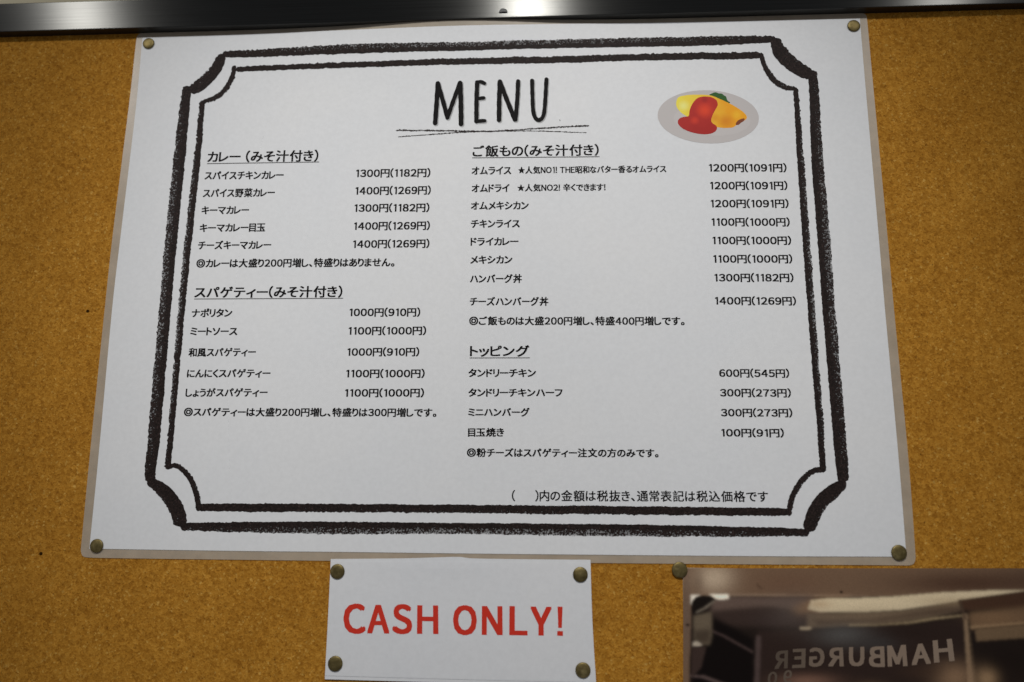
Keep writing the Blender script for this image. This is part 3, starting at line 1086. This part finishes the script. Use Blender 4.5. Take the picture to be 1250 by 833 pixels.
# light pools at the foot
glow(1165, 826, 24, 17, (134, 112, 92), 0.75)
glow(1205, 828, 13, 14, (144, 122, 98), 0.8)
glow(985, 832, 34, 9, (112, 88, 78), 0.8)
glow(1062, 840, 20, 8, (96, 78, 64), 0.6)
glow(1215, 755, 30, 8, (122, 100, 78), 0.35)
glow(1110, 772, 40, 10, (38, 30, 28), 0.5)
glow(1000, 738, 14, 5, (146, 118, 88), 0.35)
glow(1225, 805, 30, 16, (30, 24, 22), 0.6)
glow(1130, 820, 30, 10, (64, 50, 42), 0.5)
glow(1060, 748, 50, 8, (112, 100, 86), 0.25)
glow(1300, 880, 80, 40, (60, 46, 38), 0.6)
# left-hand dark pane and its bars
paint([(869, 752), (920, 780), (922, 940), (846, 940), (846, 800), (866, 785)], (20, 16, 16), 2.0)
paint([(868, 769), (884, 775.5), (920, 795.5), (919, 797.5), (883, 777.5), (868, 771)], (78, 66, 66), 0.6, 0.8)
paint([(923, 776), (929, 776), (927, 833), (925, 940), (917, 940), (921, 833)], (72, 62, 62), 1.2)
paint([(842, 823.5), (852, 824.5), (860, 825), (905, 842), (903, 845), (858, 828), (842, 826)], (88, 76, 76), 0.7, 0.85)
# torn corner of the print with a dark hole in it
paint([(846, 752), (869, 747), (869, 775), (866, 787), (848, 788)], (90, 82, 72), 1.3)
paint([(847, 770), (868, 768), (866, 785), (848, 787)], (58, 50, 44), 2.0, 0.8)
paint([(846, 784), (851, 783), (857, 787), (855, 790), (846, 790)], (150, 144, 136), 0.6)
paint([(846, 790), (862, 790), (856, 815), (844, 828), (844, 800)], (56, 46, 44), 1.0)
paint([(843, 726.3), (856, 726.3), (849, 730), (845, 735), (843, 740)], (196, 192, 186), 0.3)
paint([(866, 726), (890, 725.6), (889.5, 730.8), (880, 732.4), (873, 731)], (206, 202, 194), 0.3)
paint([(845, 744), (846, 734), (851, 729), (859, 727), (868, 728.5), (873, 732), (869, 738), (860, 743), (850, 749), (846, 748)], (26, 22, 20), 0.4)
paint([(850, 747.3), (860, 741.8), (872, 733), (873, 734), (861, 743.2), (850, 748.6)], (150, 142, 132), 0.3, 0.7)
glow(968, 748, 30, 22, (92, 86, 84), 0.35)  # soft dim glare painted over the picture, apart from the torn corner
# dust and scratches on the film
paint([(923, 713.5), (925, 713), (931, 719), (930, 720.5)], (60, 46, 40), 0.6, 0.8)
glow(1027, 723, 2.0, 1.8, (40, 30, 26), 0.9)
glow(839.5, 763, 2.5, 2, (40, 30, 26), 0.8)
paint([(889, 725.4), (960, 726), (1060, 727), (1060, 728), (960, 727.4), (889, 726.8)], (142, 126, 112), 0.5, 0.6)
IMG *= rng.normal(1, 0.05, GX.shape)[..., None]
IMG = 0.25 * (IMG / 0.25) ** 1.12
IMG *= np.array([1.07, 1.0, 0.89])
IMG /= 0.60
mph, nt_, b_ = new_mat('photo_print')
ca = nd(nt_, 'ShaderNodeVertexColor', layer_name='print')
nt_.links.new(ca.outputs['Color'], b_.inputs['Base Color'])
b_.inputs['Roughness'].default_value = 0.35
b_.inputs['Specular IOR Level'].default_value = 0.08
ZPH = flat(0.66)
zc = 0.66
D = np.stack([(GX - PW / 2) / FOC, (GY - PH / 2) / FOC, np.ones_like(GX)], -1) @ R
Tt = (zc - CAM[2]) / D[..., 2]
PP = CAM + D * Tt[..., None]
o0 = org(ph)
pv = PP.reshape(-1, 3)
nxp = NXp + 1
fs = []
for j in range(NYp):
    b0 = j * nxp
    for i in range(NXp):
        a = b0 + i
        fs.append((a, a + nxp, a + nxp + 1, a + 1))
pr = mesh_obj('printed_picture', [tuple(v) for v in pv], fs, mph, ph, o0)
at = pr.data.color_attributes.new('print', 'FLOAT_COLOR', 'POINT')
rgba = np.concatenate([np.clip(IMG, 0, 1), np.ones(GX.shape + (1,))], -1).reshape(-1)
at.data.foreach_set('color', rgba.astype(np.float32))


def letter_mat(k):
    c = lin((118, 102, 88)) * k / 0.62
    return simple('sign_letter_print', tuple(float(v) for v in c), 0.4, 0.25)


ZL = flat(0.72)
f2 = lambda x, y: (1030 + x / 5.445, 680 + y / 5.445)
for ch, quad, k in [
        ('H', (f2(590, 556), f2(718, 544), f2(738, 692), f2(600, 704)), 1.0),
        ('A', (f2(455, 580), f2(562, 574), f2(580, 710), f2(452, 720)), 0.98),
        ('M', (f2(288, 590), f2(412, 584), f2(424, 726), f2(292, 730)), 0.95),
        ('B', (f2(165, 596), f2(268, 594), f2(274, 732), f2(168, 732)), 0.9),
        ('U', (f2(35, 600), f2(136, 597), f2(138, 727), f2(33, 727)), 0.85),
        ('R', (f2(-97, 603), f2(-6, 602), f2(0, 728), f2(-104, 728)), 0.78),
        ('G', ((988, 791), (1006.5, 790.4), (1006.5, 814), (987.5, 814.4)), 0.66),
        ('E', ((967.6, 792.5), (983.5, 791.8), (983, 815.2), (967, 816)), 0.5),
        ('R', ((946.6, 795), (962, 794), (961.5, 816), (945.2, 817)), 0.36)]:
    letter('sign_letter', ch, quad, pr, letter_mat(k), ZL, 0.045, mirror=True)
letter('sign_letter', '9', ((957, 818.5), (967, 818), (966, 834), (955.5, 834.5)), pr, letter_mat(0.45), ZL, 0.03, mirror=True)
letter('sign_letter', '0', ((938, 820.5), (949.5, 820), (948, 836), (936.5, 836.5)), pr, letter_mat(0.38), ZL, 0.03, mirror=True)

# ------------------------------------------------------------------ push pins
pins = [
    (181.6, 52.6, 3.45, menu_z(0.8), 'pale brass pin in the top left corner of the big menu'),
    (1042, 31.0, 3.55, menu_z(0.8), 'pale brass pin in the top right corner of the big menu'),
    (118.3, 665.3, 3.55, menu_z(0.8), 'dull brass pin in the bottom left corner of the big menu'),
    (1097.2, 673.6, 3.8, menu_z(0.8), 'dark brass pin in the bottom right corner of the big menu'),
    (412.0, 696.6, 3.75, cz(0.4), 'grey brass pin in the top left corner of the CASH ONLY! sign'),
    (708.4, 700.3, 3.75, cz(0.4), 'dark brass pin in the top right corner of the CASH ONLY! sign'),
    (409.4, 809.0, 3.75, cz(0.4), 'dark brass pin in the bottom left corner of the CASH ONLY! sign'),
    (711.6, 817.0, 3.75, cz(0.4), 'dark brass pin bottom right on the CASH ONLY! sign, golden glint'),
    (829.6, 694.6, 3.9, flat(0.75), 'dark brass pin over the top left corner of the dark photo'),
]
for k, (px_, py_, r_, zf_, lab) in enumerate(pins):
    c = hit(px_, py_, zf_)
    c[2] += 0.02
    c[1] += -0.5
    o = dome('push_pin', tuple(c), r_, 0.95, MAT['brass'], None, tuple(c))
    tag(o, lab, 'push pin', 'brass push pins holding the sheets')
